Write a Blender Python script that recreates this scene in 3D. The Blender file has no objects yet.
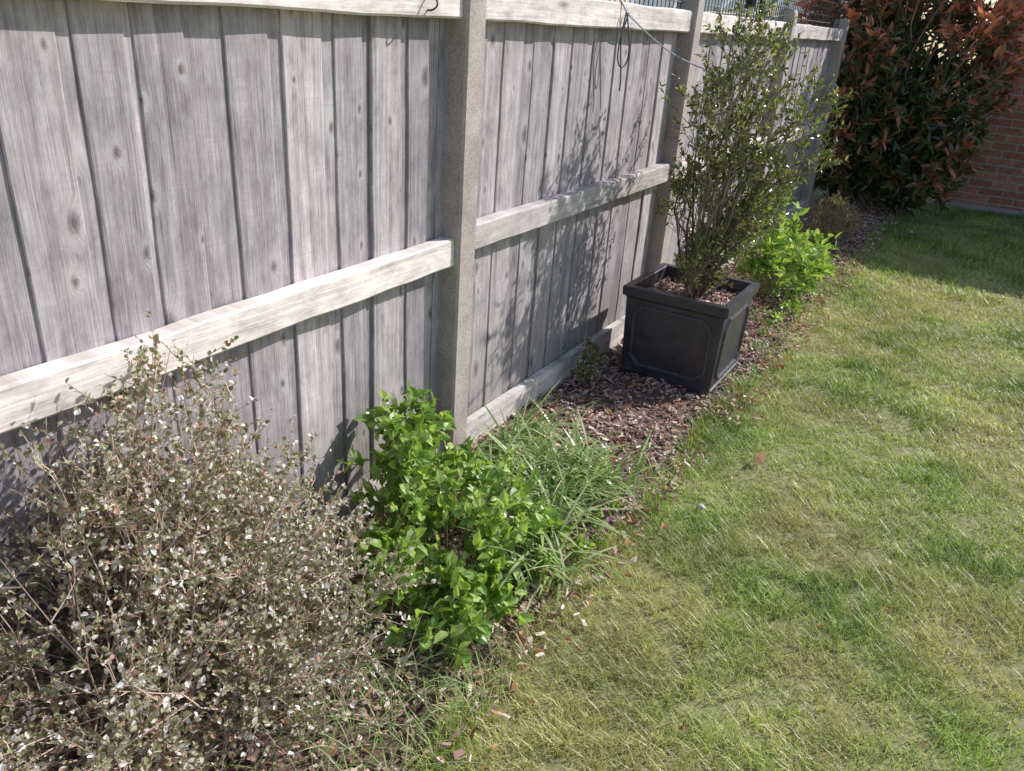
import bpy, math, numpy as np
from mathutils import Vector, Matrix
rng=np.random.default_rng(11)
sc=bpy.context.scene
def nrm(a): return a/np.maximum(np.linalg.norm(a,axis=-1,keepdims=True),1e-9)
_lat={}
def vn(x,y,s=0):
    if s not in _lat: _lat[s]=np.random.default_rng(100+s).random((128,128))
    T=_lat[s];x=np.asarray(x,float)+40;y=np.asarray(y,float)+40
    xi=np.floor(x).astype(int);yi=np.floor(y).astype(int);fx=x-xi;fy=y-yi
    fx=fx*fx*(3-2*fx);fy=fy*fy*(3-2*fy)
    g=lambda a,b:T[a%128,b%128]
    return (g(xi,yi)*(1-fx)+g(xi+1,yi)*fx)*(1-fy)+(g(xi,yi+1)*(1-fx)+g(xi+1,yi+1)*fx)*fy
def fbm(x,y,s=0): return .55*vn(x,y,s)+.3*vn(x*2.1,y*2.1,s+1)+.15*vn(x*4.3,y*4.3,s+2)

# ---------- mesh accumulator
class Acc:
    def __init__(s): s.v=[];s.l=[];s.z=[];s.m=[];s.r=[];s.n=0;s.c=[]
    def add(s,V,F,rnd=0.5,mat=0):
        V=np.asarray(V,float).reshape(-1,3);F=np.asarray(F,int)
        s.v.append(V);s.l.append((F+s.n).ravel());s.z.append(np.full(len(F),F.shape[1]));s.m.append(np.full(len(F),mat))
        s.r.append(np.broadcast_to(np.asarray(rnd,float),(len(V),)).copy());s.n+=len(V)
    def obj(s,name,mats,parent=None,smooth=False):
        me=bpy.data.meshes.new(name);V=np.concatenate(s.v);Lp=np.concatenate(s.l);Z=np.concatenate(s.z)
        me.vertices.add(len(V));me.vertices.foreach_set('co',V.astype(np.float32).ravel())
        me.loops.add(len(Lp));me.loops.foreach_set('vertex_index',Lp.astype(np.int32))
        me.polygons.add(len(Z));st=np.concatenate([[0],np.cumsum(Z)[:-1]]).astype(np.int32)
        me.polygons.foreach_set('loop_start',st)
        for m in mats: me.materials.append(m)
        me.polygons.foreach_set('material_index',np.concatenate(s.m).astype(np.int32))
        me.polygons.foreach_set('use_smooth',np.full(len(Z),smooth))
        at=me.attributes.new('rnd','FLOAT','POINT');at.data.foreach_set('value',np.concatenate(s.r).astype(np.float32))
        if s.c:
            c=np.concatenate(s.c);at=me.attributes.new('col','FLOAT_COLOR','POINT');at.data.foreach_set('color',np.concatenate([c,np.ones((len(c),1))],1).astype(np.float32).ravel())
        me.update(calc_edges=True);me.validate()
        o=bpy.data.objects.new(name,me);sc.collection.objects.link(o)
        if parent: o.parent=parent
        return o
def empty(name):
    e=bpy.data.objects.new(name,None);sc.collection.objects.link(e);return e
BF=np.array([[0,3,2,1],[4,5,6,7],[0,1,5,4],[1,2,6,5],[2,3,7,6],[3,0,4,7]])
def box(acc,x0,x1,y0,y1,z0,z1,rnd=.5,mat=0):
    acc.add([(x0,y0,z0),(x1,y0,z0),(x1,y1,z0),(x0,y1,z0),(x0,y0,z1),(x1,y0,z1),(x1,y1,z1),(x0,y1,z1)],BF,rnd,mat)
def prof(acc,offs,rnd=.5,mat=0):
    offs=np.asarray(offs,float);n,k,_=offs.shape;V=offs.reshape(-1,3);F=[]
    for i in range(n-1):
        for j in range(k):
            a=i*k+j;b=i*k+(j+1)%k;F.append((a,b,b+k,a+k))
    acc.add(V,F,rnd,mat)
    acc.add(offs[0][::-1],[list(range(k))],rnd,mat);acc.add(offs[-1],[list(range(k))],rnd,mat)
def tubes(acc,P,R,sides=4,rnd=.5,mat=0):
    P=np.asarray(P,float);n,k,_=P.shape;R=np.broadcast_to(R,(n,k))
    T=nrm(np.gradient(P,axis=1));ref=nrm(rng.normal(size=(n,1,3)));A=nrm(np.cross(T,ref+np.zeros_like(T)));B=np.cross(T,A)
    an=np.arange(sides)*2*math.pi/sides
    V=P[:,:,None]+R[:,:,None,None]*(A[:,:,None]*np.cos(an)[:,None]+B[:,:,None]*np.sin(an)[:,None])
    i=np.arange(n)[:,None,None]*k*sides;j=np.arange(k-1)[None,:,None]*sides;q=np.arange(sides)[None,None,:];q2=(q+1)%sides
    F=np.stack([i+j+q,i+j+q2,i+j+sides+q2,i+j+sides+q],-1).reshape(-1,4)
    r=np.repeat(np.broadcast_to(rnd,(n,)),k*sides);acc.add(V,F,r,mat)
LT=np.array([[0,0,0],[.3,.42,1],[.7,.36,.9],[1,0,0],[.5,0,0],[.3,-.42,1],[.7,-.36,.9]])
LF=np.array([[0,1,4],[4,1,2],[4,2,3],[0,4,5],[4,6,5],[4,3,6]])
def leaves(acc,C,D,N,Ln,Wd,fold=.12,curl=.15,rnd=None,mat=0):
    n=len(C);D=nrm(D);S=nrm(np.cross(D,N));N=np.cross(S,D)
    Ln=np.broadcast_to(Ln,(n,))[:,None,None];Wd=np.broadcast_to(Wd,(n,))[:,None,None]
    u=LT[:,0][None,:,None];s=LT[:,1][None,:,None];h=LT[:,2][None,:,None]
    V=C[:,None]+D[:,None]*u*Ln+S[:,None]*s*Wd+N[:,None]*(h*fold*Wd-curl*u*u*Ln)
    F=(np.arange(n)[:,None,None]*7+LF[None]).reshape(-1,3)
    if rnd is None: rnd=rng.random(n)
    acc.add(V,F,np.repeat(rnd,7),mat)
def blades(acc,C,D,H,W,lean,rnd,droop=0.0,seg=2,mat=0,col=None):
    n=len(C);S=np.stack([-D[:,1],D[:,0],np.zeros(n)],1);up=np.array([0,0,1.]);V=[]
    for i in range(seg+1):
        t=i/seg;p=C+D*(lean*H*t*t)[:,None]+up*(H*(t-droop*t*t*1.0))[:,None]
        if i<seg:
            w=(W*(1-.45*t))[:,None]*.5;V+= [p-S*w,p+S*w]
        else: V.append(p)
    V=np.stack(V,1);k=V.shape[1];b=np.arange(n)[:,None,None]*k
    F4=np.array([[2*i,2*i+1,2*i+3,2*i+2] for i in range(seg-1)])
    V=V.reshape(-1,3);r=np.repeat(rnd,k);base=acc.n
    acc.add(V,(b+F4[None]).reshape(-1,4),r,mat)
    F3=(b+np.array([[2*seg-2,2*seg-1,2*seg]])[None]).reshape(-1,3)
    acc.l.append((F3+base).ravel());acc.z.append(np.full(len(F3),3));acc.m.append(np.full(len(F3),mat))
    if col is not None: acc.c.append(np.repeat(col,k,axis=0))

# ---------- materials
def newmat(name):
    m=bpy.data.materials.new(name);m.use_nodes=True;nt=m.node_tree
    return m,nt,nt.nodes['Principled BSDF'],nt.nodes['Material Output']
def ramp(nt,src,stops,interp='LINEAR'):
    r=nt.nodes.new('ShaderNodeValToRGB');r.color_ramp.interpolation=interp;e=r.color_ramp.elements
    while len(e)<len(stops): e.new(.5)
    for i,(p,c) in enumerate(stops):
        e[i].position=p;e[i].color=(c,c,c,1) if isinstance(c,(float,int)) else (*c,1)
    nt.links.new(src,r.inputs[0]);return r.outputs[0]
def attr(nt,n='rnd',o='Fac'):
    a=nt.nodes.new('ShaderNodeAttribute');a.attribute_name=n;return a.outputs[o]
def posn(nt): return nt.nodes.new('ShaderNodeNewGeometry').outputs['Position']
def mapping(nt,src,scale=(1,1,1),loc=(0,0,0),rot=(0,0,0)):
    m=nt.nodes.new('ShaderNodeMapping');m.inputs['Scale'].default_value=scale;m.inputs['Location'].default_value=loc;m.inputs['Rotation'].default_value=rot
    nt.links.new(src,m.inputs[0]);return m.outputs[0]
def noise(nt,vec,scale,detail=4,rough=.6,dist=0):
    n=nt.nodes.new('ShaderNodeTexNoise');n.inputs['Scale'].default_value=scale;n.inputs['Detail'].default_value=detail
    n.inputs['Roughness'].default_value=rough;n.inputs['Distortion'].default_value=dist
    if vec is not None: nt.links.new(vec,n.inputs['Vector'])
    return n.outputs['Fac']
def mth(nt,op,a,b=None,c=None):
    m=nt.nodes.new('ShaderNodeMath');m.operation=op
    for i,v in enumerate((a,b,c)):
        if v is None: continue
        if isinstance(v,(int,float)): m.inputs[i].default_value=v
        else: nt.links.new(v,m.inputs[i])
    return m.outputs[0]
def mix(nt,f,a,b,mode='MIX'):
    m=nt.nodes.new('ShaderNodeMix');m.data_type='RGBA';m.blend_type=mode
    for s,v in ((0,f),(6,a),(7,b)):
        if isinstance(v,(int,float)): m.inputs[s].default_value=v
        elif isinstance(v,tuple): m.inputs[s].default_value=(*v,1)
        else: nt.links.new(v,m.inputs[s])
    return m.outputs[2]
def bump(nt,h,st,dist,bsdf):
    b=nt.nodes.new('ShaderNodeBump');b.inputs['Strength'].default_value=st;b.inputs['Distance'].default_value=dist
    nt.links.new(h,b.inputs['Height']);nt.links.new(b.outputs[0],bsdf.inputs['Normal'])
def transl(nt,b,out,c,trans,tint):
    t=nt.nodes.new('ShaderNodeBsdfTranslucent');nt.links.new(mix(nt,1.0,c,tint,'MULTIPLY'),t.inputs[0])
    x=nt.nodes.new('ShaderNodeMixShader');x.inputs[0].default_value=trans
    nt.links.new(b.outputs[0],x.inputs[1]);nt.links.new(t.outputs[0],x.inputs[2]);nt.links.new(x.outputs[0],out.inputs[0])
def leafmat(name,stops,rough=.45,trans=.3,spec=.5,tint=(1.3,1.4,.6)):
    m,nt,b,out=newmat(name);c=ramp(nt,attr(nt),stops)
    nt.links.new(c,b.inputs['Base Color']);b.inputs['Roughness'].default_value=rough;b.inputs['Specular IOR Level'].default_value=spec
    if trans>0: transl(nt,b,out,c,trans,tint)
    return m
def plain(name,c,rough=.6,nscale=30,var=.25,bs=.2,metal=0):
    m,nt,b,out=newmat(name);n=noise(nt,posn(nt),nscale,3)
    col=mix(nt,1.0,c,ramp(nt,n,[(.3,1-var),(.7,1+var)]),'MULTIPLY');nt.links.new(col,b.inputs['Base Color'])
    b.inputs['Roughness'].default_value=rough;b.inputs['Metallic'].default_value=metal;bump(nt,n,bs,.003,b);return m
def woodmat(name,axis,stops,kscale,knots=.45,algae=True,kst=1.0,saws=.3):
    m,nt,b,out=newmat(name);p=posn(nt);r=attr(nt)
    sp=nt.nodes.new('ShaderNodeSeparateXYZ');nt.links.new(p,sp.inputs[0])
    al,ac=(2,1) if axis=='z' else (1,2)
    AL=mth(nt,'ADD',sp.outputs[al],mth(nt,'MULTIPLY',r,23.));AC=mth(nt,'ADD',sp.outputs[ac],mth(nt,'MULTIPLY',r,11.))
    def vec(a_,b_,z=None):
        c=nt.nodes.new('ShaderNodeCombineXYZ');nt.links.new(a_,c.inputs[0]);nt.links.new(b_,c.inputs[1])
        if z is not None: nt.links.new(z,c.inputs[2])
        return c.outputs[0]
    V2=vec(AC,AL)
    vo=nt.nodes.new('ShaderNodeTexVoronoi');vo.voronoi_dimensions='2D';vo.inputs['Scale'].default_value=1
    # knots get slightly ragged outlines from a small noise offset
    nz=noise(nt,mapping(nt,V2,(60,40,1)),1,2)
    nt.links.new(mapping(nt,V2,(kscale[0],kscale[1],1)),vo.inputs['Vector']);kd0=mth(nt,'ADD',vo.outputs['Distance'],mth(nt,'MULTIPLY',mth(nt,'SUBTRACT',nz,.5),.06))
    kr=nt.nodes.new('ShaderNodeSeparateColor');nt.links.new(vo.outputs['Color'],kr.inputs[0]);has=mth(nt,'GREATER_THAN',kr.outputs[0],1-knots)
    kd=mth(nt,'MULTIPLY',kd0,mth(nt,'ADD',mth(nt,'MULTIPLY',kr.outputs[1],2.2),.9))
    warp=mth(nt,'MULTIPLY',mth(nt,'MULTIPLY',ramp(nt,kd,[(0,1.),(.4,0.)]),has),.028)
    AC2=mth(nt,'ADD',mth(nt,'ADD',AC,warp),mth(nt,'MULTIPLY',noise(nt,mapping(nt,V2,(3,.8,1)),1,1),.03))
    g1=noise(nt,mapping(nt,vec(AC2,AL),(52,1.0,1)),1,5,.72);g2=noise(nt,mapping(nt,vec(AC2,AL),(240,11,1)),1,2,.7)
    g=mth(nt,'ADD',mth(nt,'MULTIPLY',g1,.68),mth(nt,'MULTIPLY',g2,.32))
    c=ramp(nt,g,stops)
    blot=noise(nt,mapping(nt,V2,(15,7.5,1)),1,5,.72);c=mix(nt,1.0,c,ramp(nt,blot,[(.3,(.64,.62,.64)),(.5,1.),(.7,(1.3,1.28,1.28))]),'MULTIPLY')
    saw=noise(nt,mapping(nt,V2,(5,150,1),(0,0,0),(0,0,.15)),1,1,.5);sm=mth(nt,'MULTIPLY',ramp(nt,blot,[(.48,0.),(.62,1.)]),saws)
    c=mix(nt,sm,c,mix(nt,1.0,c,ramp(nt,saw,[(.35,.65),(.6,1.15)]),'MULTIPLY'))
    c=mix(nt,1.0,c,ramp(nt,r,[(0,(.72,.71,.74)),(.5,(1,.985,.985)),(1,(1.2,1.17,1.15))]),'MULTIPLY')
    kk=mth(nt,'MULTIPLY',ramp(nt,kd,[(.06,1.),(.12,0.)]),has);ko=mth(nt,'MULTIPLY',ramp(nt,kd,[(.08,0.),(.12,1.),(.17,0.)]),has)
    c=mix(nt,mth(nt,'MULTIPLY',kk,.7*kst),c,(.09,.07,.065));c=mix(nt,mth(nt,'MULTIPLY',ko,.35*kst),c,(.10,.08,.07))
    halo=mth(nt,'MULTIPLY',ramp(nt,kd,[(.15,0.),(.25,1.),(.6,0.)]),has);c=mix(nt,mth(nt,'MULTIPLY',halo,.3),c,(.64,.60,.60))
    if algae:
        gm=mth(nt,'MULTIPLY',ramp(nt,sp.outputs[2],[(.08,1.),(.5,0.)]),ramp(nt,blot,[(.35,0.),(.7,.8)]))
        c=mix(nt,gm,c,(.14,.14,.09))
    nt.links.new(c,b.inputs['Base Color']);b.inputs['Roughness'].default_value=.85;b.inputs['Specular IOR Level'].default_value=.25
    bump(nt,g,.5,.006,b);return m

M_board=woodmat('weathered_board','z',[(.3,(.14,.118,.125)),(.42,(.31,.28,.293)),(.54,(.435,.405,.42)),(.72,(.58,.555,.58))],(9.5,5.4),.5,True,1.0,.25)
M_rail=woodmat('weathered_rail','y',[(.28,(.28,.24,.215)),(.42,(.56,.515,.485)),(.6,(.77,.725,.70)),(.75,(.85,.815,.79))],(12,2.6),.35,False,.7,.1)
def concrete(name,c1,c2):
    m,nt,b,out=newmat(name);p=posn(nt);n=noise(nt,p,230,3,.7);n2=noise(nt,p,7,4,.6)
    c=ramp(nt,n,[(.3,c1),(.65,c2)]);c=mix(nt,1.0,c,ramp(nt,n2,[(.3,.75),(.7,1.2)]),'MULTIPLY')
    nt.links.new(c,b.inputs['Base Color']);b.inputs['Roughness'].default_value=.9;bump(nt,n,.5,.004,b);return m
M_conc=concrete('concrete_aggregate',(.29,.235,.21),(.56,.49,.455))

# ---------- fence
L=1.93
fence=empty('wooden_fence')
a=Acc();ra=Acc();pa=Acc();ga=Acc()
for bay in range(-2,3):
    y=bay*L+.045;yend=(bay+1)*L-.045;alt=rng.integers(0,2)
    while y<yend-.02:
        w=(rng.choice([.03,.05,.085]) if alt else .115)+rng.uniform(-.014,.02);y1=min(y+w,yend)
        z0=.115+rng.uniform(-.004,.004);z1=1.56+rng.uniform(-.006,.004)
        xf=(-.0535 if alt else -.0475)+rng.uniform(-.001,.0008);tl=rng.uniform(-.0014,.0014);j=rng.normal(0,.004);j2=rng.normal(0,.004)
        r=rng.random();ov=.02 if alt else .0;c=.0016
        def ring(z,jy0,jy1): return [(xf-.014,y-ov+jy0,z),(xf-c+tl,y-ov+jy0,z),(xf+tl,y-ov+jy0+c*1.6,z),(xf-tl,y1+ov+jy1-c*1.6,z),(xf-tl-c,y1+ov+jy1,z),(xf-.014,y1+ov+jy1,z)]
        n=12;O=[];w0=0
        for i in range(n):
            t=i/(n-1);w0=w0*.6+rng.normal(0,.0013);O.append([(p[0]+w0*.4,p[1]+w0,p[2]) for p in ring(z0+(z1-z0)*t,j*(1-t),j2*(t))])
        prof(a,O,r)
        y=y1;alt=1-alt
    for (z0,z1,dz) in ((.762,.852,{-2:0,-1:0,0:.028,1:.01,2:-.01}[bay]),(1.49,1.585,0)):
        n=18;ys=np.linspace(bay*L+.049,(bay+1)*L-.049,n);ch=.006
        ring=np.array([(-.0462,z0),(-ch,z0),(0,z0+ch),(0,z1-ch),(-ch,z1),(-.0462,z1)])
        O=np.zeros((n,6,3))
        for i in range(n):
            jz=.0015*math.sin(i*.9+bay)+rng.normal(0,.001);O[i,:,0]=ring[:,0];O[i,1:5,0]+=rng.normal(0,.0012);O[i,:,1]=ys[i];O[i,:,2]=ring[:,1]+dz+jz;O[i,3:,2]+=rng.normal(0,.0012)
        prof(ra,O,rng.random())
    n=8;ys=np.linspace(bay*L+.049,(bay+1)*L-.049,n);O=np.zeros((n,4,3))
    for i in range(n):
        O[i]=[(-.044,ys[i],-.05),(-.012,ys[i],-.05),(-.012+rng.normal(0,.001),ys[i],.125+rng.normal(0,.001)),(-.044,ys[i],.125)]
    prof(ga,O,rng.random()*.5)
for k in range(-2,4):
    y=k*L;c=.008;x0,x1=-.085,.02;zt=1.665
    ring=[(x0,y-.05),(x1-c,y-.05),(x1,y-.05+c),(x1,y+.05-c),(x1-c,y+.05),(x0,y+.05)]
    O=[[(p[0],p[1],z) for p in ring] for z in (-.1,.4,1.0,zt-.02)]+[[((p[0]+.03)*.8-.03,y+(p[1]-y)*.8,zt) for p in ring]]
    prof(pa,O,.5)
a.obj('boards',[M_board],fence);ra.obj('rails',[M_rail],fence);ga.obj('gravel_boards',[M_rail],fence);pa.obj('concrete_posts',[M_conc],fence)
M_wire=plain('black_wire',(.015,.016,.018),.5,50,.2,0)
wa=Acc();P=[]
for y in np.arange(-2*L,3*L,.05): P.append(np.array([[-.05,y,1.56],[-.05,y,1.72],[-.05,y+.002,1.95]]))
for z in np.arange(1.62,1.96,.05): P.append(np.array([[-.05,-2*L,z],[-.05,0,z],[-.05,3*L,z]]))
tubes(wa,np.array(P),.0026,4);wa.obj('wire_mesh',[M_wire],fence)

# ---------- ground, bed, lawn
def edge(y): return .675+.06*(vn(y*2.3,3.3,5)-.5)+.04*(vn(y*9,1.3,6)-.5)
M_soil,nt,b,out=newmat('garden_soil');n=noise(nt,posn(nt),25,4,.7)
nt.links.new(ramp(nt,n,[(.3,(.085,.055,.045)),(.7,(.24,.165,.135))]),b.inputs['Base Color']);b.inputs['Roughness'].default_value=.95;bump(nt,n,.8,.02,b)
def grid(name,x0,x1,y0,y1,nx,ny,zf,mat):
    X,Y=np.meshgrid(np.linspace(x0,x1,nx),np.linspace(y0,y1,ny));Z=zf(X,Y)
    i=np.arange(nx*ny).reshape(ny,nx);F=np.stack([i[:-1,:-1],i[:-1,1:],i[1:,1:],i[1:,:-1]],-1).reshape(-1,4)
    A=Acc();A.add(np.stack([X,Y,Z],-1),F);return A.obj(name,[mat],smooth=True)
zbed=lambda X,Y:(.012+.03*(fbm(X*6,Y*6,8)-.5))
grid('flower_bed_soil',-.04,.70,-4,7.45,50,500,lambda X,Y:zbed(X,Y)-.02*np.clip((X-.6)/.1,0,1),M_soil)
M_turf,nt,b,out=newmat('turf_soil');n=noise(nt,posn(nt),40,3,.7)
nt.links.new(ramp(nt,n,[(.3,(.12,.14,.05)),(.7,(.34,.33,.16))]),b.inputs['Base Color']);b.inputs['Roughness'].default_value=1
grid('ground',-60,60,-60,60,2,2,lambda X,Y:X*0-.03,M_turf)
lawn=empty('lawn')
lo=grid('turf',.665,9,-5,7.4,60,120,lambda X,Y:0.004+.012*(fbm(X*1.5,Y*1.5,12)-.5),M_turf);lo.parent=lawn
M_grass,nt,b,out=newmat('grass_blades');c=attr(nt,'col','Color')
nt.links.new(c,b.inputs['Base Color']);b.inputs['Roughness'].default_value=.4;b.inputs['Specular IOR Level'].default_value=.6
transl(nt,b,out,c,.42,(1.12,1.1,.72))
ga=Acc()
GC=np.array([(.10,.19,.03),(.27,.41,.075),(.46,.61,.15),(.66,.71,.30)])
def grass(x0,x1,y0,y1,dens,wid):
    n=int((x1-x0)*(y1-y0)*dens);X=rng.uniform(x0,x1,n);Y=rng.uniform(y0,y1,n)
    cl=fbm(X*18,Y*18,20);lush=fbm(X*2.6,Y*2.6,30)
    k=(rng.random(n)<.3+2.0*(cl-.3))&(X>edge(Y)-.03*rng.random(n)**2)
    X,Y,cl,lush=X[k],Y[k],cl[k],lush[k];n=len(X)
    lush=np.clip((lush-.5)*2.6+.5,0,1)
    H=(.012+.022*rng.random(n))*(.5+.75*lush+.6*cl);eg=np.clip(1-(X-edge(Y))/.07,0,1);H*=1+1.3*eg*rng.random(n)
    an=rng.uniform(0,2*math.pi,n)+3*fbm(X*5,Y*5,40);D=np.stack([np.cos(an),np.sin(an),an*0],1)
    lean=rng.uniform(.2,1.6,n);r=np.clip(rng.random(n)*.95+.5*(.5-lush)+.0,0,1)
    f=r*3;i=np.minimum(f.astype(int),2);fr=(f-i)[:,None];col=GC[i]*(1-fr)+GC[i+1]*fr
    yel=np.clip((fbm(X*1.7+9,Y*1.7,60)-.48)*5,0,1)*.6;yel=np.maximum(yel,1.3*np.clip(1-np.hypot(X-1.33,(Y+.42))/.4,0,1)*fbm(X*9,Y*9,61));yel=np.maximum(yel,1.1*np.clip(1-np.hypot(X-.95,(Y+.6))/.3,0,1)*fbm(X*9,Y*9,62));yel=np.clip(yel,0,.9)
    col=col*(1-yel[:,None])+np.array([.68,.62,.30])*yel[:,None]
    dead=rng.random(n)<.07+.15*(1-lush)+.3*yel;col[dead]=np.array([.74,.66,.44])*rng.uniform(.5,1.1,(dead.sum(),1))
    col*=(.6+.8*fbm(X*3.3,Y*3.3,64))[:,None];col=np.clip(col,0,.85)
    H[dead]*=.7;lean[dead]*=1.4
    blades(ga,np.stack([X,Y,X*0+.002],1),D,H,np.full(n,wid)*rng.uniform(.7,1.3,n),lean,r,col=col)
grass(.6,2.0,-1.2,1.2,34000,.0026);grass(.6,2.0,1.2,3.6,19000,.0034);grass(.6,2.2,3.6,7.4,8000,.005)
grass(2.0,3.4,-1.2,7.4,2500,.006);grass(.6,2.0,-2.4,-1.2,4000,.004)
ga.obj('grass',[M_grass],lawn)

# ---------- bark mulch
M_bark=leafmat('bark_chip',[(0,(.14,.075,.06)),(.35,(.37,.225,.185)),(.75,(.62,.45,.38)),(1,(.82,.70,.61))],.75,0,.3)
def chips(acc,X,Y,Z,rnd,smin=.008,smax=.034):
    n=len(X);an=rng.uniform(0,6.28,n);tl=rng.normal(0,.35,n)
    D=nrm(np.stack([np.cos(an),np.sin(an),tl],1));S=nrm(np.cross(D,nrm(np.stack([rng.normal(0,.4,n),rng.normal(0,.4,n),np.ones(n)],1))));N=np.cross(S,D)
    l=rng.uniform(smin,smax,n)[:,None]*.5;w=rng.uniform(.22,.5,n)[:,None]*l;h=rng.uniform(.001,.0035,n)[:,None];C=np.stack([X,Y,Z],1)
    q=[]
    for sz in (-1,1):
        for sx,sy in ((-1,-1),(1,-1),(1,1),(-1,1)):
            q.append(C+D*l*sx*rng.uniform(.7,1.1,(n,1))+S*w*sy*rng.uniform(.6,1.1,(n,1))+N*h*sz)
    V=np.stack(q,1);F=(np.arange(n)[:,None,None]*8+BF[None]).reshape(-1,4);acc.add(V,F,np.repeat(rnd,8))
ba=Acc();n=25000;X=rng.uniform(-.02,.84,n);Y=rng.uniform(-2.0,7.0,n);k=(X<edge(Y)+.13*rng.random(n)**2)&(rng.random(n)<.55+.8*fbm(X*5,Y*5,50));X,Y=X[k],Y[k]
chips(ba,X,Y,zbed(X,Y)+rng.uniform(.0,.014,len(X))+.012*(X>.7),rng.random(len(X))**1.1);ba.obj('bark_mulch',[M_bark])
M_dry=leafmat('dry_leaf',[(0,(.30,.14,.07)),(.5,(.52,.31,.17)),(1,(.68,.55,.38))],.6,.25,.3,(1.2,.9,.5))
da=Acc();n=950;X=rng.uniform(0.02,.82,n);Y=rng.uniform(-1.6,5,n);D=nrm(np.stack([rng.normal(size=n),rng.normal(size=n),rng.normal(0,.3,n)],1));N=np.stack([rng.normal(0,.5,n),rng.normal(0,.5,n),np.ones(n)],1)
leaves(da,np.stack([X,Y,zbed(X,Y)+.022],1),D,N,rng.uniform(.02,.05,n),rng.uniform(.010,.024,n),.3,.3)
n=34;X=rng.uniform(.75,2.0,n);Y=rng.uniform(-.8,5,n);D=nrm(np.stack([rng.normal(size=n),rng.normal(size=n),rng.normal(0,.3,n)],1));N=np.stack([rng.normal(0,.5,n),rng.normal(0,.5,n),np.ones(n)],1)
leaves(da,np.stack([X,Y,np.full(n,.024)],1),D,N,rng.uniform(.012,.03,n),rng.uniform(.008,.015,n),.3,.3)
da.obj('fallen_leaves',[M_dry])
M_peb=plain('pale_stone',(.6,.58,.55),.7,60,.2)
def pebble(x,y,z,s):
    bpy.ops.mesh.primitive_ico_sphere_add(subdivisions=3,radius=s,location=(x,y,z));o=bpy.context.object;o.name='pebble'
    for v in o.data.vertices: v.co*=1+.35*(float(fbm(v.co.x/s*1.3+7,v.co.y/s*1.3+v.co.z/s,60))-.5)
    o.scale=(1,.75,.6);o.data.materials.append(M_peb)
pebble(.86,.24,.03,.015);pebble(1.22,1.35,.03,.009);pebble(.95,5.6,.03,.016)
la=Acc();leaves(la,np.array([[.93,.66,.028]]),np.array([[.3,.9,.5]]),np.array([[.8,-.5,.6]]),.075,.042,.3,.3,np.array([.2]));la.obj('fallen_leaf',[M_dry])

# ---------- planter
M_pl,nt,b,out=newmat('dark_grey_planter');n=noise(nt,posn(nt),14,4);nt.links.new(ramp(nt,n,[(.3,(.033,.032,.041)),(.7,(.062,.060,.073))]),b.inputs['Base Color']);nt.links.new(ramp(nt,n,[(.3,.28),(.7,.42)]),b.inputs['Roughness']);bump(nt,noise(nt,posn(nt),220,2),.10,.002,b)
pc=np.array([.365,1.385]);pl=empty('square_planter');A=Acc()
def sq(h,z): return [(pc[0]-h,pc[1]-h,z),(pc[0]+h,pc[1]-h,z),(pc[0]+h,pc[1]+h,z),(pc[0]-h,pc[1]+h,z)]
lv=[(.208,0.012),(.222,.015),(.224,.04),(.217,.045),(.228,.375),(.234,.382),(.244,.388),(.246,.425),(.243,.43),(.212,.43),(.208,.426),(.203,.33)]
V=[];[V.extend(sq(h,z+.012*(z>.3))) for h,z in lv];F=[]
for i in range(len(lv)-1):
    for j in range(4): F.append((i*4+j,i*4+(j+1)%4,(i+1)*4+(j+1)%4,(i+1)*4+j))
A.add(V,F);A.obj('body',[M_pl],pl)
M_pl2,nt,b,out=newmat('planter_moulding');b.inputs['Roughness'].default_value=.3
nt.links.new(ramp(nt,noise(nt,posn(nt),40,3),[(.3,(.06,.06,.073)),(.7,(.11,.11,.125))]),b.inputs['Base Color'])  # lighter than the body: highlights along the frame lines painted into the colour
T=Acc()
for s in range(4):
    R=np.array([[math.cos(s*math.pi/2),-math.sin(s*math.pi/2)],[math.sin(s*math.pi/2),math.cos(s*math.pi/2)]])
    a_,z0,z1,c=.180,.075,.36,.042
    pts=[(-a_+c,z0),(a_-c,z0),(a_,z0+c),(a_,z1-c),(a_-c,z1),(-a_+c,z1),(-a_,z1-c),(-a_,z0+c)]
    for i in range(len(pts)):
        p0=np.array(pts[i]);p1=np.array(pts[(i+1)%len(pts)]);d=(p1-p0)/np.linalg.norm(p1-p0);nn=np.array([-d[1],d[0]])*.008
        q=[]
        for off in (0,.013):
            for pp,sg in ((p0-d*.003,-1),(p1+d*.003,-1),(p1+d*.003,1),(p0-d*.003,1)):
                u,z=pp+nn*sg*(1 if off==0 else .35);dep=.217+(z-.045)/.33*.011+off-.003
                xy=R@np.array([u,-dep]);q.append((pc[0]+xy[0],pc[1]+xy[1],z))
        T.add(q,BF)
T.obj('panel_moulding',[M_pl2],pl)
A=Acc()
for sx in(-1,1):
    for sy in (-1,1): box(A,pc[0]+sx*.18-.03,pc[0]+sx*.18+.03,pc[1]+sy*.18-.03,pc[1]+sy*.18+.03,-.02,.0125)
A.obj('feet',[M_pl],pl)
A=Acc();A.add(sq(.206,.372),[[0,1,2,3]]);n=1300;X=pc[0]+rng.uniform(-.2,.2,n);Y=pc[1]+rng.uniform(-.2,.2,n)
A.obj('soil',[M_soil],pl);A=Acc();chips(A,X,Y,.377+rng.uniform(0,.012,n),rng.random(n));A.obj('bark',[M_bark],pl)

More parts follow.
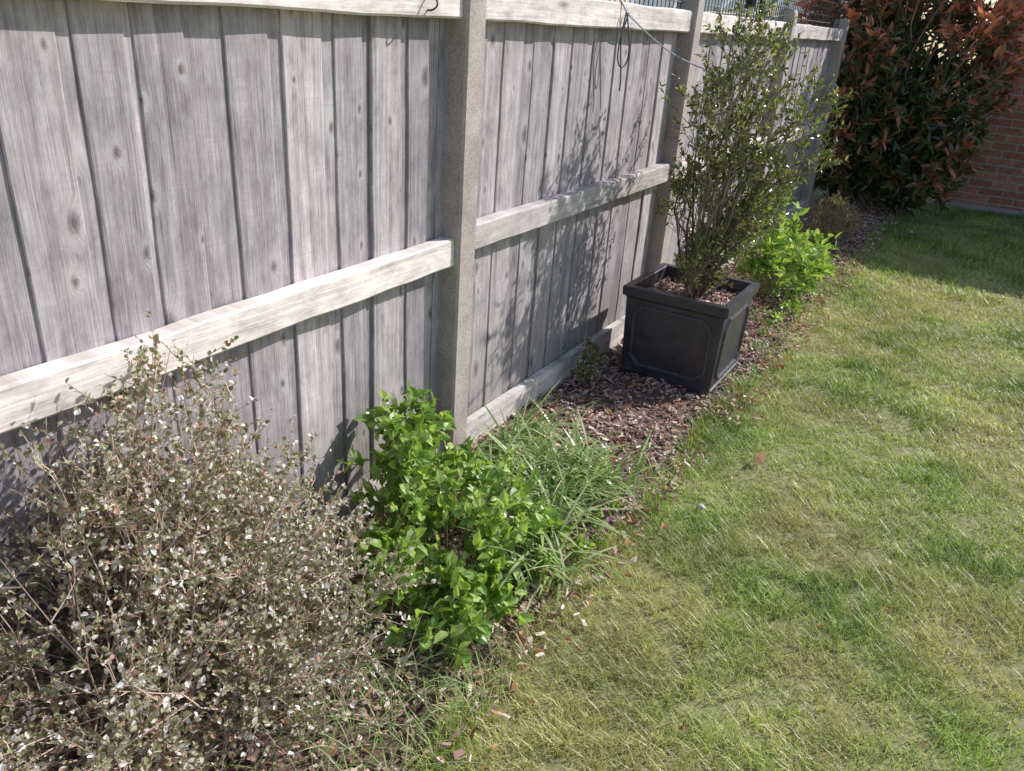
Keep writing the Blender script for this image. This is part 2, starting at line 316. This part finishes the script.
# ---------- plants
M_twig=leafmat('twig_bark',[(0,(.15,.10,.07)),(1,(.42,.34,.26))],.8,0,.2)
def bush(name,base,tips,lmat,k=9,stem_r=.005,ntw=600,tw=(.08,.18),droop=0.,nl=20000,ll=(.008,.014),asp=.6,tmin=.35,jit=.04,fold=.15,curl=.15,upn=.6,tmat=None,twr=.0012,lt=.15,rfun=None,acc=None,lw=.9,tdir=.9,ctl=.55,keep=None):
    A=acc or Acc();n=len(tips);base=np.broadcast_to(base,(n,3))+0.0
    t=np.linspace(0,1,k)[None,:,None];ctrl=base*ctl+tips*(1-ctl);ctrl[:,2]+= (tips[:,2]-base[:,2])*.25;ctrl+=rng.normal(0,jit*1.5,(n,3))
    P=base[:,None]*(1-t)**2+2*ctrl[:,None]*t*(1-t)+tips[:,None]*t**2;P=P+rng.normal(0,jit*.15,P.shape)*np.sin(t*math.pi)
    tubes(A,P,stem_r*(1-.8*t[:,:,0]),5,rng.random(n),1)
    i=rng.integers(0,n,ntw);tt=tmin+(1-tmin)*rng.random(ntw)**.7;f=tt*(k-1);i0=np.minimum(f.astype(int),k-2);fr=(f-i0)[:,None]
    S=P[i,i0]*(1-fr)+P[i,i0+1]*fr;Td=nrm(P[i,i0+1]-P[i,i0]);D=nrm(Td*.8+nrm(rng.normal(size=(ntw,3)))*tdir+np.array([0,0,.25-droop]))
    ln=rng.uniform(*tw,ntw)[:,None,None];s=np.linspace(0,1,5)[None,:,None]
    Q=S[:,None]+D[:,None]*ln*s+np.array([0,0,1.])*ln*(.25-droop*1.6)*s*s+rng.normal(0,.06,(ntw,5,3))*ln*s
    tubes(A,Q,twr*(1.2-.8*s[:,:,0]),3,rng.random(ntw),1)
    j=rng.integers(0,ntw,nl);tt=lt+(1-lt)*rng.random(nl);f=tt*4;i0=np.minimum(f.astype(int),3);fr=(f-i0)[:,None]
    C=Q[j,i0]*(1-fr)+Q[j,i0+1]*fr;Td=nrm(Q[j,i0+1]-Q[j,i0]);rp=nrm(rng.normal(size=(nl,3)))
    D=nrm(Td*.6+rp*lw+np.array([0,0,.15]));N=nrm(nrm(rng.normal(size=(nl,3)))*(1-upn)*1.4+np.array([0,0,upn]))
    Ln=rng.uniform(*ll,nl);rr=rng.random(nl) if rfun is None else rfun(C)
    if keep is not None:
        m=keep(C);C,D,N,Ln,rr=C[m],D[m],N[m],Ln[m],rr[m]
    leaves(A,C,D,N,Ln,Ln*asp,fold,curl,rr,0)
    if acc is None: return A.obj(name,[lmat,tmat or M_twig])
def ell(n,c,r,zmin=None,shell=.5):
    d=nrm(rng.normal(size=(n,3)));q=d*(shell+(1-shell)*rng.random((n,1))**.6);p=np.array(c)+q*np.array(r)
    if zmin is not None: p[:,2]=np.maximum(p[:,2],zmin+rng.random(n)*.08)
    return p
infr=lambda C:C[:,0]>-.03
def silkeep(C): return (C[:,0]>-.03)&(rng.random(len(C))<np.clip(.42+(C[:,2]-.05)*2.0,0.32,1))
M_sil=leafmat('silver_leaf_with_glints',[(0,(.17,.17,.07)),(.28,(.32,.33,.16)),(.5,(.48,.46,.31)),(.64,(.66,.62,.53)),(.74,(.86,.82,.80)),(.91,(.90,.86,.86)),(.93,(.60,.36,.28)),(1,(.46,.24,.17))],.36,.3,.7,(1.1,1.05,.75))  # near-white stops paint the glints of glossy leaves into the silvery colour
M_stw=leafmat('tan_twig',[(0,(.27,.17,.14)),(1,(.64,.49,.41))],.8,0,.2)
tips=np.concatenate([ell(150,(.2,-1.45,.38),(.33,.5,.42),.12),ell(70,(.1,-1.25,.6),(.14,.24,.3)),ell(60,(.36,-1.08,.25),(.2,.25,.2),.08),ell(40,(.1,-.92,.3),(.1,.16,.2),.08)])
tips[:,0]=np.maximum(tips[:,0],-.01+rng.random(len(tips))*.04)
b0=np.stack([.22+rng.normal(0,.06,len(tips)),-1.4+rng.normal(0,.14,len(tips)),np.full(len(tips),.01)],1)
bush('silver_leaved_shrub',b0,tips,M_sil,ntw=4800,tw=(.05,.13),nl=62000,ll=(.007,.015),asp=.85,stem_r=.003,tmin=.25,droop=.1,upn=.5,fold=.18,twr=.0011,keep=silkeep,tmat=M_stw)
M_bright=leafmat('bright_leaf',[(0,(.16,.28,.06)),(.5,(.32,.48,.12)),(1,(.54,.69,.25))],.36,.42,.65,(1.15,1.15,.5))
M_gst=leafmat('green_stem',[(0,(.18,.25,.08)),(1,(.36,.38,.16))],.6,.1)
tips=np.concatenate([ell(60,(.34,-.5,.14),(.26,.4,.17),.08),ell(34,(.12,-.48,.35),(.12,.16,.14)),ell(26,(.5,-.7,.08),(.12,.22,.09),.04)])
tips[:,0]=np.maximum(tips[:,0],.02)
b0=np.stack([tips[:,0]*.6+.13,tips[:,1]*.7-.16,np.full(len(tips),.01)],1)
bush('leafy_green_plant',b0,tips,M_bright,ntw=560,tw=(.03,.09),nl=3400,ll=(.02,.048),asp=.74,stem_r=.003,tmin=.3,jit=.02,upn=.55,tmat=M_gst,fold=.15,curl=.3,lt=.35,keep=infr)
M_strap=leafmat('strap_leaf',[(0,(.16,.27,.09)),(.6,(.34,.48,.18)),(.9,(.55,.60,.35)),(1,(.74,.67,.46))],.36,.35,.65,(1.15,1.15,.6))
def strap(name,cl,n,H=(.14,.3),W=.007,sp=.06,lean=(.3,1.1)):
    A=Acc();cl=np.array(cl);i=rng.integers(0,len(cl),n);C=np.stack([cl[i,0]+rng.normal(0,sp,n),cl[i,1]+rng.normal(0,sp*1.3,n),np.full(n,.01)],1)
    C[:,0]=np.clip(C[:,0],0.02,.72)
    an=rng.uniform(0,6.28,n);D=np.stack([np.cos(an),np.sin(an),an*0],1);D[C[:,0]<.2,0]=np.abs(D[C[:,0]<.2,0])
    blades(A,C,D,rng.uniform(*H,n),W*rng.uniform(.6,1.3,n),rng.uniform(*lean,n),rng.random(n),rng.uniform(.1,.75,n),6)
    return A.obj(name,[M_strap])
strap('bluebell_leaves',[(.12,.12),(.28,.05),(.42,-.02),(.5,-.2),(.52,.12),(.3,-.15),(.42,.2),(.16,.25),(.58,-.4)],760,W=.011,sp=.05)
strap('grass_tuft',[(.62,1.9),(.66,2.2),(.6,2.7),(.64,3.2),(.64,.35),(.62,3.9),(.45,2.4),(.68,1.4)],420,(.04,.12),.005,.05)
strap('grass_tuft',[(.45,-1.0),(.58,-1.2),(.3,-1.1),(.5,-1.5),(.62,-.9)],600,(.06,.2),.003,.08)
tips=np.concatenate([ell(18,(.58,-.2,.07),(.1,.3,.06),.03),ell(10,(.6,2.3,.05),(.07,.5,.06),.02)])
b0=tips*np.array([.98,.98,0])+np.array([0,0,.01]);bush('low_weeds',b0,tips,M_bright,ntw=120,tw=(.02,.05),nl=750,ll=(.012,.03),asp=.6,stem_r=.0018,tmin=.2,jit=.01,tmat=M_gst)
M_fl=leafmat('purple_petal',[(0,(.35,.08,.3)),(1,(.6,.2,.55))],.5,.3)
A=Acc();fc=np.stack([rng.uniform(.5,.68,9),rng.uniform(-.35,.15,9),rng.uniform(.05,.1,9)],1);fc=np.repeat(fc,6,0);n=len(fc);an=np.tile(np.arange(6)*1.05,9)
leaves(A,fc,np.stack([np.cos(an),np.sin(an),np.full(n,.3)],1),np.tile([0,0,1.],(n,1)),.011,.008);tubes(A,np.stack([fc[::6]*[1,1,0],fc[::6]*[1,1,.5],fc[::6]],1),.001,4);A.obj('purple_flowers',[M_fl])
M_az=leafmat('small_evergreen_leaf',[(0,(.06,.08,.025)),(.5,(.15,.18,.055)),(.85,(.33,.35,.13)),(1,(.56,.46,.22))],.26,.3,.85)
tips=np.concatenate([ell(24,(.47,1.6,1.22),(.33,.42,.34)),ell(14,(.43,1.52,.85),(.3,.34,.28)),ell(5,(.42,1.6,1.48),(.16,.2,.12)),ell(7,(.42,1.42,.56),(.17,.17,.10))])
b0=np.stack([pc[0]+rng.normal(0,.02,len(tips)),pc[1]+rng.normal(0,.02,len(tips)),np.full(len(tips),.37)],1)
bush('azalea_shrub',b0,tips,M_az,k=12,ntw=1000,tw=(.06,.18),nl=11500,ll=(.017,.031),asp=.45,stem_r=.0068,tmin=.28,jit=.08,lt=.45,upn=.4,ctl=.45,keep=infr,twr=.0015)
tips=np.concatenate([ell(30,(.32,2.95,.38),(.22,.38,.28),.1),ell(30,(.48,3.2,.15),(.2,.7,.14),.06)]);b0=np.stack([tips[:,0]*.4+.24,tips[:,1]*.6+1.2,np.full(len(tips),.01)],1)
bush('broad_leaved_plant',b0,tips,M_bright,ntw=400,tw=(.04,.14),nl=1150,ll=(.05,.09),asp=.5,stem_r=.004,upn=.45,tmat=M_gst,fold=.2,curl=.25)
tips=ell(14,(.07,.95,.12),(.05,.1,.1),.06);bush('periwinkle_plant',np.array([.08,.95,.01]),tips,M_az,ntw=80,tw=(.03,.06),nl=500,ll=(.014,.022),stem_r=.002)
M_hea=leafmat('heather_leaf',[(0,(.17,.15,.06)),(.6,(.32,.29,.12)),(1,(.48,.37,.24))],.6,.2)
tips=ell(60,(.42,4.6,.2),(.22,.35,.22),.08);bush('heather_shrub',np.array([.4,4.6,.01]),tips,M_hea,ntw=600,tw=(.04,.1),nl=6000,ll=(.012,.02),asp=.35,stem_r=.003)
M_pho=leafmat('photinia_leaf',[(0,(.05,.09,.035)),(.42,(.12,.17,.06)),(.55,(.28,.15,.09)),(.75,(.62,.20,.10)),(1,(.85,.40,.22))],.26,.3,.9,(1.4,.9,.5))
def ph(C):
    d=np.linalg.norm((C-np.array([.4,6.65,1.3]))/np.array([1.15,.9,1.5]),axis=1)
    return np.clip(rng.random(len(C))*.55+.9*(d-.62)+.38*(C[:,2]-.95),0,1)
tips=np.concatenate([ell(150,(.4,6.65,1.4),(1.1,.75,1.35),.25,.6),ell(60,(.4,6.4,.55),(.85,.6,.5),.1,.5)])
b0=np.array([.4,6.8,.0])+np.stack([rng.normal(0,.1,len(tips)),rng.normal(0,.1,len(tips)),np.zeros(len(tips))],1)
bush('photinia_bush',b0,tips,M_pho,ntw=1700,tw=(.15,.35),nl=22000,ll=(.07,.13),asp=.4,stem_r=.016,tmin=.35,twr=.003,jit=.1,upn=.45,rfun=ph,fold=.2,curl=.2)

# ---------- brick house
M_br,nt,b,out=newmat('red_brick');p=posn(nt);sx=nt.nodes.new('ShaderNodeSeparateXYZ');nt.links.new(p,sx.inputs[0]);cb=nt.nodes.new('ShaderNodeCombineXYZ')
nt.links.new(mth(nt,'ADD',sx.outputs[0],sx.outputs[1]),cb.inputs[0]);nt.links.new(sx.outputs[2],cb.inputs[1])
bt=nt.nodes.new('ShaderNodeTexBrick');nt.links.new(cb.outputs[0],bt.inputs[0]);bt.inputs['Scale'].default_value=1;bt.inputs['Brick Width'].default_value=.225;bt.inputs['Row Height'].default_value=.075;bt.inputs['Mortar Size'].default_value=.006
bt.inputs['Color1'].default_value=(.50,.21,.15,1);bt.inputs['Color2'].default_value=(.34,.13,.095,1);bt.inputs['Mortar'].default_value=(.42,.35,.31,1)
c=mix(nt,1.0,bt.outputs[0],ramp(nt,noise(nt,p,30,3),[(.3,.75),(.7,1.25)]),'MULTIPLY');nt.links.new(c,b.inputs['Base Color']);b.inputs['Roughness'].default_value=.85;bump(nt,mth(nt,'SUBTRACT',1.0,bt.outputs[1]),.6,.008,b)
M_white=plain('white_upvc',(.78,.78,.78),.35,5,.04,0)
M_tile=plain('roof_tile',(.14,.08,.06),.8,20,.3,.5)
M_glass,nt,b,out=newmat('window_glass');b.inputs['Base Color'].default_value=(.25,.3,.36,1);b.inputs['Roughness'].default_value=.05;b.inputs['Specular IOR Level'].default_value=.9
house=empty('brick_house');A=Acc();hx=1.02;hy=7.55;hh=2.85;wx0,wx1,wz0,wz1=1.58,3.3,1.22,2.3
box(A,hx,wx0,hy,hy+.25,-.1,hh);box(A,wx0,wx1,hy,hy+.25,-.1,wz0);box(A,wx0,wx1,hy,hy+.25,wz1,hh);box(A,wx1,7.5,hy,hy+.25,-.1,hh);box(A,hx,hx+.25,hy+.25,13,-.1,hh)
A.obj('walls',[M_br],house)
A=Acc();f=.06;box(A,wx0,wx0+f,hy+.04,hy+.1,wz0,wz1);box(A,wx1-f,wx1,hy+.04,hy+.1,wz0,wz1);box(A,wx0+f,wx1-f,hy+.043,hy+.1,wz0,wz0+f);box(A,wx0+f,wx1-f,hy+.043,hy+.1,wz1-f,wz1);box(A,2.45,2.53,hy+.045,hy+.1,wz0+f,wz1-f)
box(A,wx0-.05,wx1+.05,hy-.05,hy-.002,wz0-.04,wz0)
A.obj('window_frame',[M_white],house);A=Acc();box(A,wx0+f,wx1-f,hy+.07,hy+.08,wz0+f,wz1-f);A.obj('window_glass',[M_glass],house)
A=Acc();xa=hx+.03;A.add([(xa,hy-.3,hh-.05),(7.7,hy-.3,hh-.05),(7.7,hy+2.7,hh+1.3),(xa,hy+2.7,hh+1.3),(xa,hy-.3,hh),(7.7,hy-.3,hh),(7.7,hy+2.7,hh+1.36),(xa,hy+2.7,hh+1.36)],BF)
A.obj('roof',[M_tile],house);A=Acc();box(A,xa,7.7,hy-.40,hy-.31,hh-.08,hh);A.obj('gutter',[M_white],house)
A=Acc();box(A,.95,7.5,7.42,7.545,-.05,.05);A.obj('concrete_kerb',[M_conc])

# ---------- neighbour conservatory beyond the fence
M_poly,nt,b,out=newmat('polycarbonate');b.inputs['Base Color'].default_value=(.72,.76,.8,1);b.inputs['Roughness'].default_value=.3
transl(nt,b,out,ramp(nt,noise(nt,posn(nt),3,2),[(.3,(.7,.75,.8)),(.7,(.85,.88,.9))]),.6,(1,1,1))
con=empty('neighbour_conservatory');A=Acc();G=Acc();x0,x1,y0=-3.6,-.35,9.5
for i in range(6):
    x=x0+(x1-x0)*i/5;box(A,x-.03,x+.03,y0-.04,y0+.04,0,1.7)
    V=[(x-.025,y0-.1,1.72),(x+.025,y0-.1,1.72),(x+.6,y0+2.5,3.2),(x+.55,y0+2.5,3.2),(x-.025,y0-.1,1.77),(x+.025,y0-.1,1.77),(x+.6,y0+2.5,3.25),(x+.55,y0+2.5,3.25)];A.add(V,BF)
for z in (0.8,1.66): box(A,x0-.03,x1+.03,y0-.045,y0+.045,z,z+.055)
box(G,x0,x1,y0-.01,y0+.01,0,1.66);G.add([(x0,y0-.1,1.73),(x1,y0-.1,1.73),(x1+.6,y0+2.5,3.21),(x0+.6,y0+2.5,3.21)],[[0,1,2,3]])
A.obj('frame',[M_white],con);G.obj('panels',[M_poly],con)
A=Acc();lx,ly=-.04,2.95
tubes(A,np.array([[[lx,ly+.25,1.58],[lx,ly+.2,1.72],[lx,ly+.1,1.80],[lx,ly,1.76]]]),.009,6)
for z0_,z1_,r0,r1 in ((1.73,1.76,.05,.015),(1.655,1.73,.03,.038),(1.635,1.655,.036,.036)):
    an=np.arange(6)*math.pi/3;prof(A,[[(lx+r0*math.cos(t),ly+r0*math.sin(t),z0_) for t in an],[(lx+r1*math.cos(t),ly+r1*math.sin(t),z1_) for t in an]])
A.obj('black_garden_lantern',[M_wire])

# ---------- cord and hook on fence
M_cord=plain('grey_cord',(.42,.44,.50),.8,200,.3)
M_cordd=plain('dark_cord',(.10,.11,.13),.8,200,.3)
A=Acc();B=Acc();t=np.linspace(0,1,24)
lp=np.stack([.016+.01*np.sin(t*6.28),1.07+.035*np.sin(t*6.28)+.02*t,1.55-.2*np.sin(t*math.pi)],1)
ln=np.stack([.015+.22*t,1.07+.45*t,1.55-.2*t-.03*np.sin(t*math.pi)],1)
hg=np.stack([.018+0*t,1.06-.02*np.sin(t*5),1.55-.29*t],1)
up=np.stack([.015-.06*t,1.07-.1*t,1.55+.05*np.sin(t*3.14)],1)
tubes(A,np.stack([ln,up]),.0032,6);tubes(B,np.stack([lp,hg]),.0032,6)
cordroot=empty('garden_cord');A.obj('line',[M_cord],cordroot);B.obj('loop',[M_cordd],cordroot)
A=Acc();hk=np.stack([.004+.03*np.sin(t*4.2),-.22+0*t,1.545-.03*(1-np.cos(t*4.2))*.6],1)[None];tubes(A,hk,.0026,6);A.obj('metal_hook',[M_wire])

# ---------- light, world, camera
az=math.radians(36);el=math.radians(37)
sv=Vector((math.sin(az)*math.cos(el),math.cos(az)*math.cos(el),math.sin(el)))
sl=bpy.data.lights.new('sun','SUN');sl.energy=5;sl.angle=math.radians(.5);sl.color=(1,.96,.92);so=bpy.data.objects.new('sun',sl);sc.collection.objects.link(so)
so.rotation_euler=sv.to_track_quat('Z','Y').to_euler();so.location=(3,4,6)
w=bpy.data.worlds.new('World');sc.world=w;w.use_nodes=True;nt=w.node_tree;bg=nt.nodes['Background'];sk=nt.nodes.new('ShaderNodeTexSky');sk.sky_type='NISHITA';sk.sun_disc=False
sk.sun_elevation=el;sk.sun_rotation=az;nt.links.new(sk.outputs[0],bg.inputs[0]);bg.inputs[1].default_value=.15
sc.view_settings.view_transform='Standard';sc.view_settings.look='None';sc.view_settings.exposure=0
q=[1.4057,-2.1271,1.513,.5087,.433,.0723,799.94]
F=Vector((-math.sin(q[3])*math.cos(q[4]),math.cos(q[3])*math.cos(q[4]),-math.sin(q[4])));R=Vector((math.cos(q[3]),math.sin(q[3]),0));U=R.cross(F)
R2=R*math.cos(q[5])+U*math.sin(q[5]);U2=-R*math.sin(q[5])+U*math.cos(q[5])
cd=bpy.data.cameras.new('camera');co=bpy.data.objects.new('camera',cd);sc.collection.objects.link(co)
Mx=Matrix(((R2.x,U2.x,-F.x,q[0]),(R2.y,U2.y,-F.y,q[1]),(R2.z,U2.z,-F.z,q[2]),(0,0,0,1)));co.matrix_world=Mx
cd.sensor_width=36;cd.lens=q[6]/1024*36;cd.clip_start=.02;cd.clip_end=500;sc.camera=co
